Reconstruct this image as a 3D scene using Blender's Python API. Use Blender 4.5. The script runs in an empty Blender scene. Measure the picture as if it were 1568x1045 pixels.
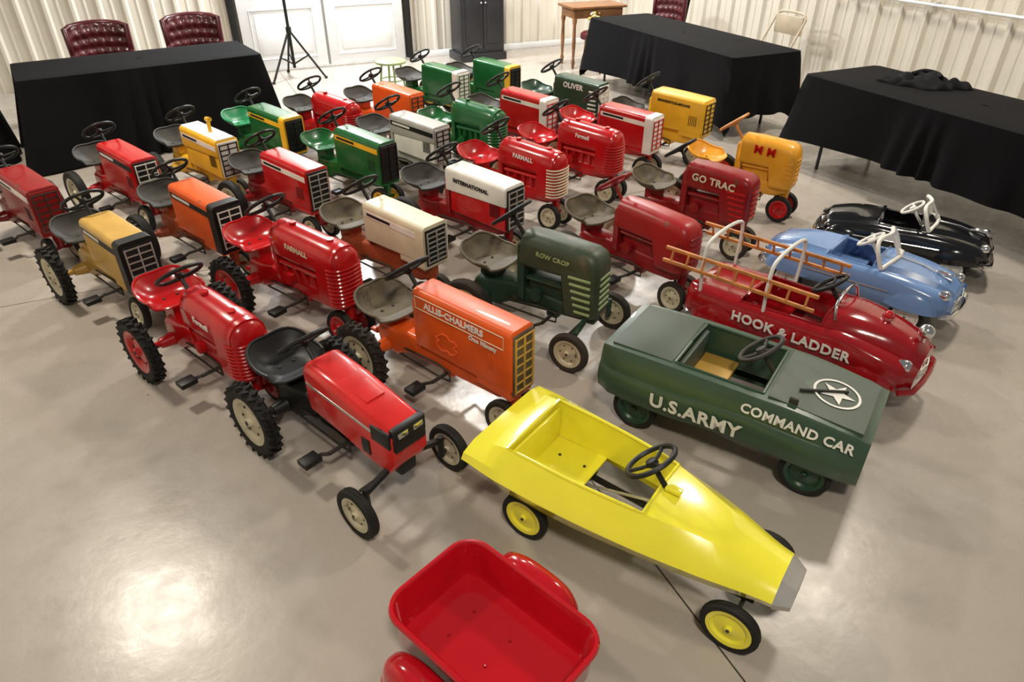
import bpy, bmesh, math, random
from mathutils import Vector, Matrix
random.seed(7)
S=bpy.context.scene
S.view_settings.view_transform='Standard'
pi=math.pi
# ---------------------------------------------------------------- materials
MATS={}
def paint(name,rgb,rough=.3,metal=0.0,coat=0.0,var=.12,scale=8.0,bump=0.0,spec=.5,wear=0.0,wcol=(.10,.055,.03)):
    if name in MATS: return MATS[name]
    m=bpy.data.materials.new(name); m.use_nodes=True
    nt=m.node_tree; b=nt.nodes['Principled BSDF']
    tc=nt.nodes.new('ShaderNodeTexCoord'); n=nt.nodes.new('ShaderNodeTexNoise')
    n.inputs['Scale'].default_value=scale; n.inputs['Detail'].default_value=5
    nt.links.new(tc.outputs['Object'],n.inputs['Vector'])
    r=nt.nodes.new('ShaderNodeValToRGB'); r.color_ramp.elements[0].position=.3; r.color_ramp.elements[1].position=.7
    r.color_ramp.elements[0].color=[c*(1-var) for c in rgb]+[1]
    r.color_ramp.elements[1].color=[min(1,c*(1+var)) for c in rgb]+[1]
    nt.links.new(n.outputs['Fac'],r.inputs['Fac']); col=r.outputs['Color']
    if wear:
        w1=nt.nodes.new('ShaderNodeTexNoise'); w1.inputs['Scale'].default_value=11; w1.inputs['Detail'].default_value=10; w1.inputs['Roughness'].default_value=.7
        nt.links.new(tc.outputs['Object'],w1.inputs['Vector'])
        wr=nt.nodes.new('ShaderNodeValToRGB'); wr.color_ramp.elements[0].position=.66-wear*.2; wr.color_ramp.elements[1].position=.70-wear*.14
        wr.color_ramp.elements[0].color=(0,0,0,1); wr.color_ramp.elements[1].color=(.85,.85,.85,1)
        nt.links.new(w1.outputs['Fac'],wr.inputs['Fac'])
        mx=nt.nodes.new('ShaderNodeMix'); mx.data_type='RGBA'; nt.links.new(wr.outputs['Color'],mx.inputs['Factor']); nt.links.new(col,mx.inputs['A']); mx.inputs['B'].default_value=list(wcol)+[1]
        col=mx.outputs['Result']
    nt.links.new(col,b.inputs['Base Color'])
    mr=nt.nodes.new('ShaderNodeMapRange'); mr.inputs['To Min'].default_value=rough*.8; mr.inputs['To Max'].default_value=min(1,rough*1.25)
    nt.links.new(n.outputs['Fac'],mr.inputs['Value']); nt.links.new(mr.outputs['Result'],b.inputs['Roughness'])
    b.inputs['Metallic'].default_value=metal; b.inputs['Coat Weight'].default_value=coat; b.inputs['Specular IOR Level'].default_value=spec
    if bump:
        bp=nt.nodes.new('ShaderNodeBump'); bp.inputs['Strength'].default_value=bump; bp.inputs['Distance'].default_value=.01
        nt.links.new(n.outputs['Fac'],bp.inputs['Height']); nt.links.new(bp.outputs['Normal'],b.inputs['Normal'])
    MATS[name]=m; return m
C=dict(
 red=paint('red_paint',(.47,.007,.009),.22,coat=.25,spec=.45), dred=paint('dark_red_paint',(.25,.006,.008),.32,coat=.15,spec=.4,wear=.25),
 wred=paint('worn_red_paint',(.36,.012,.012),.34,spec=.45,wear=.15,wcol=(.2,.08,.05)),
 cred=paint('cherry_red_paint',(.44,.004,.010),.14,coat=.5,var=.05,spec=.4), fred=paint('fire_red_paint',(.30,.004,.008),.14,coat=.6,var=.06,spec=.4), bred=paint('bright_red_paint',(.64,.022,.02),.24,coat=.2,spec=.45),
 org=paint('orange_paint',(.74,.105,.012),.34,coat=.15,spec=.4,wear=.06,wcol=(.35,.08,.03)), fadeo=paint('worn_orange_paint',(.36,.065,.018),.5,wear=.5),
 yel=paint('yellow_paint',(.88,.80,.045),.18,coat=.5,var=.04), tyel=paint('tractor_yellow_paint',(.80,.45,.02),.35,coat=.2),
 gold=paint('gold_paint',(.56,.33,.06),.4,coat=.2), amber=paint('amber_paint',(.75,.34,.02),.32,coat=.2),
 grn=paint('green_paint',(.010,.11,.026),.27,coat=.25,spec=.4), ogrn=paint('olive_green_paint',(.040,.060,.034),.42,wear=.4,wcol=(.11,.09,.055)),
 dgrn=paint('deep_green_paint',(.008,.045,.022),.35,coat=.2), wgrn=paint('worn_deep_green_paint',(.012,.04,.022),.45,wear=.45,wcol=(.08,.06,.035)), lgrn=paint('pale_green_paint',(.3,.40,.18),.4,wear=.2),
 agrn=paint('army_green_paint',(.036,.075,.044),.32,coat=.2,var=.08),
 agrn2=paint('army_green_flat_paint',(.060,.085,.062),.5,var=.1,wear=.05,wcol=(.10,.11,.08)),
 mint=paint('teal_green_paint',(.01,.2,.07),.35),
 blue=paint('blue_paint',(.15,.27,.52),.22,coat=.5,var=.06), navy=paint('dark_blue_paint',(.05,.1,.25),.3),
 blk=paint('black_paint',(.006,.006,.007),.16,coat=.5), blkm=paint('black_plastic',(.010,.010,.010),.45,spec=.35),
 wht=paint('white_paint',(.76,.74,.68),.35), cream=paint('cream_paint',(.66,.60,.42),.42), gry=paint('grey_paint',(.4,.39,.37),.4),
 rub=paint('rubber',(.014,.013,.012),.7,var=.3,spec=.3), rubd=paint('dusty_rubber',(.035,.028,.022),.8,var=.4,spec=.3),
 hcream=paint('hub_cream',(.52,.47,.33),.45,var=.2,wear=.15), brn=paint('worn_brown_metal',(.105,.082,.045),.55,var=.4,scale=14,wear=.4,wcol=(.05,.03,.018)),
 dirty=paint('dirty_dark_metal',(.028,.024,.018),.6,var=.4,scale=14),
 chr=paint('chrome',(.8,.8,.8),.14,metal=1.0,var=.03), slv=paint('silver_paint',(.55,.53,.5),.35,metal=.6),
 wood=paint('ladder_wood',(.52,.2,.05),.45,var=.3,scale=20), dwood=paint('desk_wood',(.22,.1,.04),.4,var=.3,scale=10),
 mar=paint('maroon_leather',(.065,.008,.012),.3,coat=.1,var=.3,spec=.4), cloth=paint('black_cloth',(.005,.005,.006),.95,var=.3,scale=3,spec=.12), jack=paint('black_jacket_fabric',(.004,.004,.005),.8,var=.4,scale=20,spec=.2),
 beige=paint('beige_metal',(.45,.38,.28),.45), glass=paint('red_lens',(.5,.005,.01),.1,coat=1),
 plant=paint('dried_plant',(.08,.03,.02),.8,var=.6,scale=30), flo=paint('flower_yellow',(.6,.45,.08),.6),
 door=paint('door_white',(.72,.73,.74),.4,var=.03), stem=paint('grey_stand',(.018,.018,.022),.4))
# ---------------------------------------------------------------- geometry helpers
class O:
    def __init__(s,name,loc=(0,0,0),rz=0,sc=1):
        e=bpy.data.objects.new(name,None); e.empty_display_size=.1
        S.collection.objects.link(e); e.location=loc; e.rotation_euler=(0,0,math.radians(rz)); e.scale=(sc,)*3
        s.e=e; s.p={}
    def add(s,part,g,mat,M=None):
        if isinstance(mat,str): mat=C[mat]
        p=s.p.setdefault(part,([],[],[],[]))
        vs,fs=g; k=len(p[0])
        for v in vs:
            v=Vector(v); p[0].append(M@v if M is not None else v)
        if mat not in p[2]: p[2].append(mat)
        mi=p[2].index(mat)
        for f in fs: p[1].append([i+k for i in f]); p[3].append(mi)
    def text(s,part,body,size,M,mat):
        cu=bpy.data.curves.new('t','FONT'); cu.body=body; cu.size=size; cu.extrude=.0012; cu.align_x='CENTER'; cu.align_y='CENTER'; cu.offset=size*.03; cu.space_character=1.08
        cu.resolution_u=3
        ob=bpy.data.objects.new('t',cu); S.collection.objects.link(ob)
        dg=bpy.context.evaluated_depsgraph_get(); me=ob.evaluated_get(dg).to_mesh()
        g=([v.co.copy() for v in me.vertices],[list(f.vertices) for f in me.polygons])
        bpy.data.objects.remove(ob); s.add(part,g,mat,M)
    def done(s,ang=38):
        for n,(v,f,ms,mi) in s.p.items():
            me=bpy.data.meshes.new(n); me.from_pydata(v,[],f)
            for m in ms: me.materials.append(m)
            for p,i in zip(me.polygons,mi): p.material_index=i; p.use_smooth=True
            bm=bmesh.new(); bm.from_mesh(me); bmesh.ops.recalc_face_normals(bm,faces=bm.faces); bm.to_mesh(me); bm.free()
            me.set_sharp_from_angle(angle=math.radians(ang))
            ob=bpy.data.objects.new(n,me); S.collection.objects.link(ob); ob.parent=s.e
        return s.e
def box(c,s,b=0.0,seg=2):
    bm=bmesh.new(); bmesh.ops.create_cube(bm,size=1)
    for v in bm.verts: v.co=Vector((v.co.x*s[0],v.co.y*s[1],v.co.z*s[2]))
    if b>0: bmesh.ops.bevel(bm,geom=bm.edges[:],offset=b,segments=seg,affect='EDGES',profile=.5)
    bm.verts.index_update()
    g=([v.co+Vector(c) for v in bm.verts],[[v.index for v in f.verts] for f in bm.faces]); bm.free(); return g
def loft(rings,caps=True,closed=True):
    vs=[];fs=[];n=len(rings[0])
    for r in rings: vs+=r
    for i in range(len(rings)-1):
        for j in range(n if closed else n-1):
            k=(j+1)%n; fs.append([i*n+j,i*n+k,(i+1)*n+k,(i+1)*n+j])
    if caps: fs.append(list(range(n))[::-1]); fs.append([(len(rings)-1)*n+j for j in range(n)])
    return vs,fs
def rr(w,z0,z1,rt,rb=.008,n=4):
    pts=[];h=z1-z0; rt=min(rt,w/2*.99,h*.9)
    for cx,cz,r,a0 in ((w/2-rb,z0+rb,rb,-90),(w/2-rt,z1-rt,rt,0),(-w/2+rt,z1-rt,rt,90),(-w/2+rb,z0+rb,rb,180)):
        for i in range(n+1):
            a=math.radians(a0+90*i/n); pts.append((cx+r*math.cos(a),cz+r*math.sin(a)))
    return pts
def ringx(x,pts): return [(x,a,b) for a,b in pts]
def tube(pts,r,n=8,closed=False):
    P=[Vector(p) for p in pts]; N=len(P); rings=[]; up=Vector((0,0,1)); prev=None
    for i in range(N):
        if closed: t=(P[(i+1)%N]-P[i-1])
        else: t=(P[min(i+1,N-1)]-P[max(i-1,0)])
        t.normalize()
        if prev is None:
            a=Vector((1,0,0)) if abs(t.z)>.9 else up
            u=t.cross(a).normalized()
        else:
            u=(prev-t*prev.dot(t)).normalized()
        prev=u; w=t.cross(u)
        rr_=r[i] if isinstance(r,(list,tuple)) else r
        rings.append([P[i]+u*rr_*math.cos(2*pi*k/n)+w*rr_*math.sin(2*pi*k/n) for k in range(n)])
    if closed:
        rings.append(rings[0]); return loft(rings,False)
    return loft(rings)
def lathe(prof,n=24,close=False):   # axis Y, (r,y)
    rings=[[(r*math.cos(2*pi*k/n),y,r*math.sin(2*pi*k/n)) for k in range(n)] for r,y in prof]
    if close: rings.append(rings[0])
    return loft(rings,False)
def T(x,y,z): return Matrix.Translation((x,y,z))
def R(a,ax): return Matrix.Rotation(math.radians(a),4,ax)
def ring_torus(R0,r,n=28,m=8):
    return tube([(R0*math.cos(2*pi*i/n),R0*math.sin(2*pi*i/n),0) for i in range(n)],r,m,True)
def smooth_path(pts,n=6):
    P=[Vector(p) for p in pts]; out=[]
    for i in range(len(P)-1):
        a=P[max(i-1,0)];b=P[i];c=P[i+1];d=P[min(i+2,len(P)-1)]
        for k in range(n):
            t=k/n; out.append(.5*((2*b)+(c-a)*t+(2*a-5*b+4*c-d)*t*t+(3*b-a-3*c+d)*t**3))
    out.append(P[-1]); return out
def ellipsoid(c,s,n=16,m=10,half=False):
    rings=[]
    for i in range(m+1):
        a=(0 if half else -pi/2)+(pi/2 if half else pi)*i/m
        rings.append([(c[0]+s[0]*math.cos(a)*math.cos(2*pi*k/n),c[1]+s[1]*math.cos(a)*math.sin(2*pi*k/n),c[2]+s[2]*math.sin(a)) for k in range(n)])
    return loft(rings,False)
# ---------------------------------------------------------------- wheels etc.
def wheel(o,part,x,y,r,w,hub,tire='rub',lugs=False,tilt=0,disc=False):
    M=T(x,y,r+(.008 if lugs else 0))@R(tilt,'X')
    ri=r*(.70 if not disc else .76)
    n=32
    o.add(part,lathe([(ri,-w*.36),(r*.86,-w*.5),(r*.96,-w*.44),(r,-w*.2),(r*.985,-w*.08),(r*.985,w*.08),(r,w*.2),(r*.96,w*.44),(r*.86,w*.5),(ri,w*.36)],n,True),tire,M)
    pr=[(.001,-w*.5),(r*.1,-w*.5),(r*.13,-w*.42),(r*.15,-w*.25),(ri*.45,-w*.14),(ri*.72,-w*.10),(ri*.82,-w*.33),(ri*1.01,-w*.40)]
    o.add(part,lathe(pr+[(a,-b) for a,b in pr[::-1]],n),hub,M)
    for sgn in (-1,1):
        o.add(part,lathe([(.001,sgn*w*.58),(r*.06,sgn*w*.56),(r*.07,sgn*w*.45)],10),'dirty',M)
        if not disc:
            for k in range(6):
                a=2*pi*k/6; o.add(part,lathe([(.001,sgn*w*.20),(r*.035,sgn*w*.19),(r*.04,sgn*w*.1)],8),'dirty',M@T(ri*.58*math.cos(a),0,ri*.58*math.sin(a)))
    if lugs:
        N=22
        for k in range(N):
            for sgn in (-1,1):
                A=M@R(360*(k+(.5 if sgn>0 else 0))/N,'Y')@T(r*1.0,sgn*w*.26,0)@R(sgn*28,'X')
                o.add(part,box((0,0,0),(.020,w*.52,.011),.002,1),tire,A)
def steering(o,c,tilt,r,mat='blkm',col=(.12,)):
    M=T(*c)@R(-tilt,'Y')
    o.add('steering_wheel',ring_torus(r,.0085),mat,M)
    for a in (90,210,330):
        a=math.radians(a); o.add('steering_wheel',tube([(0,0,-.012),(r*.5*math.cos(a),r*.5*math.sin(a),-.008),(r*math.cos(a),r*math.sin(a),0)],.006,6),mat,M)
    o.add('steering_wheel',lathe([(.001,.006),(.018,.003),(.02,-.012),(.012,-.02)],14),mat,M@R(90,'X'))
    o.add('steering_column',tube([(0,0,-.01),(0,0,-col[0])],.009,8),mat,M)
def ring_g(pts,r): return tube(pts,r,6,True)
def pan_seat(o,c,mat,w=.255,l=.235,back=.065):
    n=32;m=8;top=[];bot=[]
    for i in range(m+1):
        t=i/m; ra=[];rb=[]
        for k in range(n):
            a=2*pi*k/n; ca,sa=math.cos(a),math.sin(a); e=.72
            x=math.copysign(abs(ca)**e,ca)*l/2*t; y=math.copysign(abs(sa)**e,sa)*w/2*t
            rim=.018+back*max(0,-ca)**1.2+.025*abs(sa)*(ca<.5)
            z=rim*max(0,(t-.35)/.65)**2
            ra.append((c[0]+x,c[1]+y,c[2]+z)); rb.append((c[0]+x*.98,c[1]+y*.98,c[2]+z-.009))
        top.append(ra);bot.append(rb)
    o.add('seat',loft(top+bot[::-1],False),mat)
    o.add('seat',ring_g([v for v in top[-1]],.006),mat)
    for sy in (-.03,.03): o.add('seat',ellipsoid((c[0]-.01,c[1]+sy,c[2]+.002),(.007,.007,.004),8,4),'dirty')
# ---------------------------------------------------------------- pedal tractor
def tractor(loc,rz,s=1,hood='red',frame=None,seat=None,hub='hcream',style='box',grille='blkm',gbg=None,stripe=None,text=None,tcol='wht',
            ht=.46,hb=.22,hl=.42,hw=.155,slope=.02,wide=False,lugs=False,rear=.138,low=None,topc=None,nose=None,exh=False,tire='rub',tsize=.034,sw='blkm',rt=None,bars=None,fw=.083,sz=.285,sx=-.04,sh=.045,outline=False,text2=None,cutz=.10,name='pedal_tractor'):
    frame=frame or hood; seat=seat or hood
    o=O(name,(loc[0],loc[1],0),rz,s)
    x0=.20;x1=x0+hl;zf=ht-slope
    o.add('frame',loft([ringx(-.07,rr(.09,.13,.20,.02,.02)),ringx(-.03,rr(.13,.10,.235,.03,.03)),ringx(.06,rr(.13,.10,.235,.03,.03)),ringx(.12,rr(.10,.13,.24,.02,.02)),ringx(x1-.08,rr(.09,.15,max(hb+.01,.21),.015,.015)),ringx(x1-.03,rr(.08,.17,max(hb,.21),.015,.015))]),frame)
    o.add('frame',tube([(0,-.2,rear),(0,.2,rear)],.014,10),frame)
    for y in (-1,1): o.add('frame',tube([(0,y*.05,rear),(0,y*.12,rear)],[.035,.022],10),frame)
    o.add('frame',tube([(-.07,0,.16),(-.14,0,.12)],.012,8),frame); o.add('frame',box((-.15,0,.118),(.05,.03,.012),.003),frame)
    o.add('frame',loft([ringx(sx-.03,rr(.07,.2,sz-.003,.01)),ringx(sx+.06,rr(.07,.2,sz-.003,.01))]),frame)
    pan_seat(o,(sx,0,sz),seat)
    for y in (-.2,.2): wheel(o,'rear_wheel_%s'%('r' if y<0 else 'l'),0,y,rear,.052,hub,tire,lugs)
    xf=x1-.04
    if wide:
        o.add('front_axle',box((xf,0,.18),(.05,.07,.08),.01),frame)
        o.add('front_axle',tube([(xf,-.17,.15),(xf,-.06,.185),(xf,.06,.185),(xf,.17,.15)],.013,8),frame)
        for y in (-1,1):
            o.add('front_axle',tube([(xf,y*.165,.17),(xf,y*.165,.08)],.012,8),frame)
            o.add('front_axle',tube([(xf,y*.165,fw),(xf,y*.205,fw)],.008,8),'dirty')
            wheel(o,'front_wheel_%s'%('r' if y<0 else 'l'),xf,y*.205,fw,.036,hub,tire)
        o.add('front_axle',tube([(xf-.04,-.16,.13),(xf-.04,.16,.13)],.006,6),'dirty')
    else:
        o.add('front_axle',tube([(xf,0,.24),(xf,0,.10)],[.035,.02],10),frame)
        o.add('front_axle',tube([(xf,-.075,.078),(xf,0,.095),(xf,.075,.078)],.01,8),frame)
        for y in (-1,1): wheel(o,'front_wheel_%s'%('r' if y<0 else 'l'),xf,y*.062,fw-.003,.036,hub,tire,tilt=y*6)
    px=.34
    o.add('pedals',tube([(px,-.12,.13),(px,.12,.13)],.008,8),'dirty')
    o.add('frame',box((px,0,.15),(.06,.08,.07),.012),frame)
    for y in (-1,1):
        o.add('pedals',tube([(px,y*.12,.13),(px+y*.05,y*.125,.13+y*.03)],.007,6),'dirty')
        o.add('pedals',box((px+y*.055,y*.165,.13+y*.033),(.055,.07,.022),.004),'blkm')
        o.add('pedals',tube([(px+.05*y,y*.125,.13+y*.03),(px+.055*y,y*.19,.13+y*.033)],.004,6),'slv')
    o.add('pedals',tube([(px+.03,-.052,.155),(px-.04,-.052,.165),(.02,-.052,.15),(-.02,-.052,.13),(.02,-.052,.115),(px-.04,-.052,.105),(px+.03,-.052,.11)],.0045,6,True),'dirty')
    if rt is None: rt={'box':.022,'round':.07,'modern':.03,'barrel':.075}[style]
    mx=lambda x:max(0,(x-x0)/hl)
    topz=lambda x: ht-slope*mx(x)**1.3
    if style=='round':
        zl=ht-.16
        R_=[ringx(x0-.02,rr(hw*.8,zl+.03,topz(x0)-.02,rt*.8,.03)),ringx(x0,rr(hw*.95,zl,topz(x0),rt,.03))]
        for k in range(1,7):
            x=x0+hl*.95*k/6; R_.append(ringx(x,rr(hw,zl,topz(x),rt,.03)))
        o.add('hood',loft(R_),hood)
        xa=x1-.13; N=[]
        for k,(dx,sw_,dz) in enumerate(((0,1.0,0),(.07,1.0,0),(.10,.96,.006),(.12,.86,.018),(.132,.66,.036),(.137,.4,.06))):
            N.append(ringx(xa+dx,rr(hw*1.04*sw_,hb-.04+dz*.3,topz(min(xa+dx,x1))+.003-dz,rt*sw_,.02)))
        o.add('radiator',loft(N),hood)
        for k in range(10):
            z=hb-.01+k*(zf-.06-hb)/10
            pts=[(xa+.075,-hw*.53,z),(xa+.105,-hw*.505,z),(xa+.124,-hw*.42,z),(xa+.136,-hw*.30,z),(xa+.142,-hw*.1,z),(xa+.142,hw*.1,z),(xa+.136,hw*.30,z),(xa+.124,hw*.42,z),(xa+.105,hw*.505,z),(xa+.075,hw*.53,z)]
            o.add('radiator',tube(pts,.0052,5),grille if grille!='blkm' else hood)
        o.add('hood',tube([(x1-.10,0,zf+.006),(x1-.10,0,zf+.016)],.016,12),hood); o.add('hood',tube([(x0+.09,0,ht-.002),(x0+.09,0,ht+.010)],.016,12),hood)
        o.add('engine',box(((x0+xa)/2,0,(hb+zl)/2),(xa-x0-.03,.085,zl-hb+.06),.01),frame)
        for k in range(4):
            xx=x0+.05+k*(xa-x0-.08)/3.5
            for y in (-1,1): o.add('engine',tube([(xx,y*.042,hb+.01),(xx,y*.055,zl-.02)],.012,8),frame)
        o.add('engine',tube([(x0+.03,-.055,zl-.02),(xa,-.055,zl-.02)],.012,8),frame)
        o.add('engine',tube([(x0+.1,-.06,hb+.03),(x0+.1,-.09,hb+.03)],.026,12),frame)
    elif style=='barrel':
        R_=[]
        for x,sw_,dz in ((x0-.02,.7,.03),(x0,.95,.004),(x0+hl*.3,1,0),(x0+hl*.55,1,0),(x0+hl*.62,1,0),(x1-.05,1,0),(x1-.02,.97,.01),(x1-.004,.86,.03),(x1+.004,.6,.06)):
            zb=hb+(cutz if x<x0+hl*.57 else -.02)
            R_.append(ringx(x,rr(hw*sw_,zb+dz*.3,topz(min(x,x1))-dz,rt,.03 if not bars else .015)))
        o.add('hood',loft(R_),hood)
        for y in (-1,1):
            if bars:
                for k in range(6): o.add('radiator',box((x1-.055-.004*k,y*hw*.5,hb+.01+k*.031),(.075+.006*k,.010,.012),.003),bars)
            else:
                for k in range(5): o.add('radiator',box((x1-.035,y*hw*.5,hb+.04+k*.028),(.05,.008,.010),.002),grille)
        for k in range(6): o.add('radiator',box((x1+.004,0,hb+.03+k*.028),(.01,hw*.56,.010),.002),grille)
        o.add('engine',box((x0+hl*.3,0,hb+.04),(hl*.5,.08,.12),.01),frame)
        o.add('engine',tube([(x0+.07,-.045,hb+.02),(x0+.07,-.07,hb+.02)],.03,12),frame); o.add('engine',tube([(x0+.02,-.05,hb+.09),(x0+hl*.55,-.05,hb+.09)],.010,8),frame)
    elif style=='modern':
        def rg(x,zb,zt,w): return ringx(x,rr(w,zb,zt,rt,.01))
        o.add('hood',loft([rg(x0-.01,hb+.03,ht-.01,hw*.92),rg(x0+.01,hb+.01,ht,hw),rg(x0+hl*.4,hb-.01,ht-.016,hw),rg(x1-.12,hb-.04,ht-slope*.75,hw*.98),rg(x1-.03,hb-.05,ht-slope,hw*.95),rg(x1,hb-.0,ht-slope-.012,hw*.9)]),hood)
        o.add('hood',loft([ringx(x0+.02,rr(hw*.62,ht-.03,ht+.006,.006)),ringx(x1-.15,rr(hw*.5,ht-slope*.7-.03,ht-slope*.62+.003,.006))]),hood)
        o.add('grille',box((x1-.004,0,(hb+zf)/2+.028),(.03,hw*.84,.09),.008),'blkm')
        for y in (-1,1):
            o.add('grille',box((x1-.05,y*hw*.462,(hb+zf)/2+.03),(.09,.012,.06),.003),'blkm')
            o.add('grille',box((x1+.012,y*hw*.2,(hb+zf)/2+.05),(.006,hw*.26,.022),.003),'chr')
            o.add('decal',box((x0+hl*.4,y*hw*.502,ht-.085),(hl*.78,.003,.012),.001),'slv',T(x0+hl*.4,0,ht-.085)@R(4,'Y')@T(-x0-hl*.4,0,-ht+.085))
            o.add('decal',box((x1-.13,y*hw*.498,hb+.02),(.04,.004,.06),.001),'blkm')
    else:
        zm=hb+(ht-hb)*.48 if low else hb
        A=[ringx(x0-.006,rr(hw*.93,zm+.01,topz(x0)-.012,rt,.006))]
        for k in range(0,6):
            x=x0+hl*k/5; A.append(ringx(x,rr(hw,zm,topz(x),rt,.006)))
        A.append(ringx(x1+.005,rr(hw*.95,zm+.008,zf-.008,rt,.006)))
        o.add('hood',loft(A),hood)
        if low:
            o.add('side_panel',loft([ringx(x0+.03,rr(hw*.93,hb,zm+.004,.004,.006)),ringx(x1-.004,rr(hw*.93,hb-.02,zm+.004,.004,.006))]),low)
        else:
            o.add('side_panel',loft([ringx(x1-.17,rr(hw*.97,hb-.03,zm+.02,.004,.006)),ringx(x1-.002,rr(hw*.97,hb-.04,zm+.02,.004,.006))]),hood)
        if topc:
            o.add('hood_top',loft([ringx(x0+.0,rr(hw*.8,ht-.02,ht+.004,.006,.004)),ringx(x1,rr(hw*.8,zf-.02,zf+.004,.006,.004))]),topc)
        nb=hb-.03
        if nose:
            o.add('nose',loft([ringx(x1-.05,rr(hw*1.03,nb,zf+.004+slope*.1,rt,.006)),ringx(x1+.006,rr(hw*1.03,nb,zf+.003,rt,.006))]),nose)
        gb=gbg or 'blkm'
        o.add('grille',box((x1+.006,0,(nb+zf)/2),(.012,hw*.86,zf-nb-.03),.003),gb)
        for k in range(7):
            z=nb+.03+k*(zf-nb-.06)/6
            o.add('grille',box((x1+.014,0,z),(.006,hw*.8,.006),.001),grille)
        for k in (-1,0,1): o.add('grille',box((x1+.015,k*hw*.38,(nb+zf)/2),(.007,.006,zf-nb-.05),.001),grille)
        for y in (-1,1):
            if bars:
                for k in range(6): o.add('vents',box((x1-.05,y*hw*.503,hb+.02+k*.032),(.085-.004*k,.008,.013),.003),bars)
            elif not nose:
                for k in range(5): o.add('vents',box((x1-.10+k*.014,y*hw*.498,(hb+zf)/2-.03),(.005,.004,.07),.001),'blkm' if hood!='org' else frame)
    if stripe:
        for y in (-1,1):
            o.add('decal',loft([[(x0+.01,y*(hw*.5+.002),ht-.066),(x0+.01,y*(hw*.5+.002),ht-.036),(x0+.01,y*(hw*.5-.01),ht-.036),(x0+.01,y*(hw*.5-.01),ht-.066)],
                               [(x1-.004,y*(hw*.5+.002),zf-.066),(x1-.004,y*(hw*.5+.002),zf-.036),(x1-.004,y*(hw*.5-.01),zf-.036),(x1-.004,y*(hw*.5-.01),zf-.066)]]),stripe)
            if not text:
                o.add('decal',loft([[(x0+.03,y*(hw*.5+.003),ht-.058),(x0+.03,y*(hw*.5+.003),ht-.044),(x0+.03,y*(hw*.5-.01),ht-.044),(x0+.03,y*(hw*.5-.01),ht-.058)],
                               [(x0+.03+hl*.4,y*(hw*.5+.003),ht-.058-slope*.4),(x0+.03+hl*.4,y*(hw*.5+.003),ht-.044-slope*.4),(x0+.03+hl*.4,y*(hw*.5-.01),ht-.044-slope*.4),(x0+.03+hl*.4,y*(hw*.5-.01),ht-.058-slope*.4)]]),'blkm' if stripe in('wht','tyel') else 'wht')
    if text:
        ty=hw*.5+.005
        zz=ht-.052-slope*.5 if style=='box' or style=='modern' else ht-.075
        o.text('lettering',text,tsize,T(x0+hl*.44,-ty,zz)@R(90,'X')@R(-math.degrees(math.atan2(slope,hl)),'Z'),tcol)
        o.text('lettering',text,tsize,T(x0+hl*.44,ty,zz)@R(180,'Z')@R(90,'X'),tcol)
        if text2:
            o.text('lettering',text2,tsize*.7,T(x0+hl*.74,-ty,zz-tsize*1.1)@R(90,'X'),tcol)
        if outline:
            for y in (-1,1): o.add('decal',tube([(x0+.012,y*ty*.97,zz-.026),(x1-.03,y*ty*.97,zz-.026),(x1-.03,y*ty*.97,zz+.026),(x0+.012,y*ty*.97,zz+.026)],.0022,4,True),'cream')
    if outline:
        for y in (-1,1): o.add('emblem',tube([(x0+hl*.35+.05*math.cos(t*pi/8)*(1.25 if t%4 else .8),y*hw*.5,hb+.075+.035*math.sin(t*pi/8)*(1.2 if t%3 else .8)) for t in range(16)],.004,6,True),hood)
    if exh:
        o.add('exhaust',tube([(x0+hl*.6,0,zf-.01),(x0+hl*.6,0,ht+.07)],.012,8),hood); o.add('exhaust',tube([(x0+hl*.6-.015,0,ht+.07),(x0+hl*.6+.03,0,ht+.075)],.014,10),hood)
    o.add('dash',loft([ringx(x0-.03,rr(hw*.7,hb-.02,ht-.06,.02,.01)),ringx(x0+.01,rr(hw*.85,hb-.03,ht-.02,.02,.01))]),frame)
    steering(o,(.105,0,ht+sh),38,.092,sw,(.17,))
    return o.done()
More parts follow.
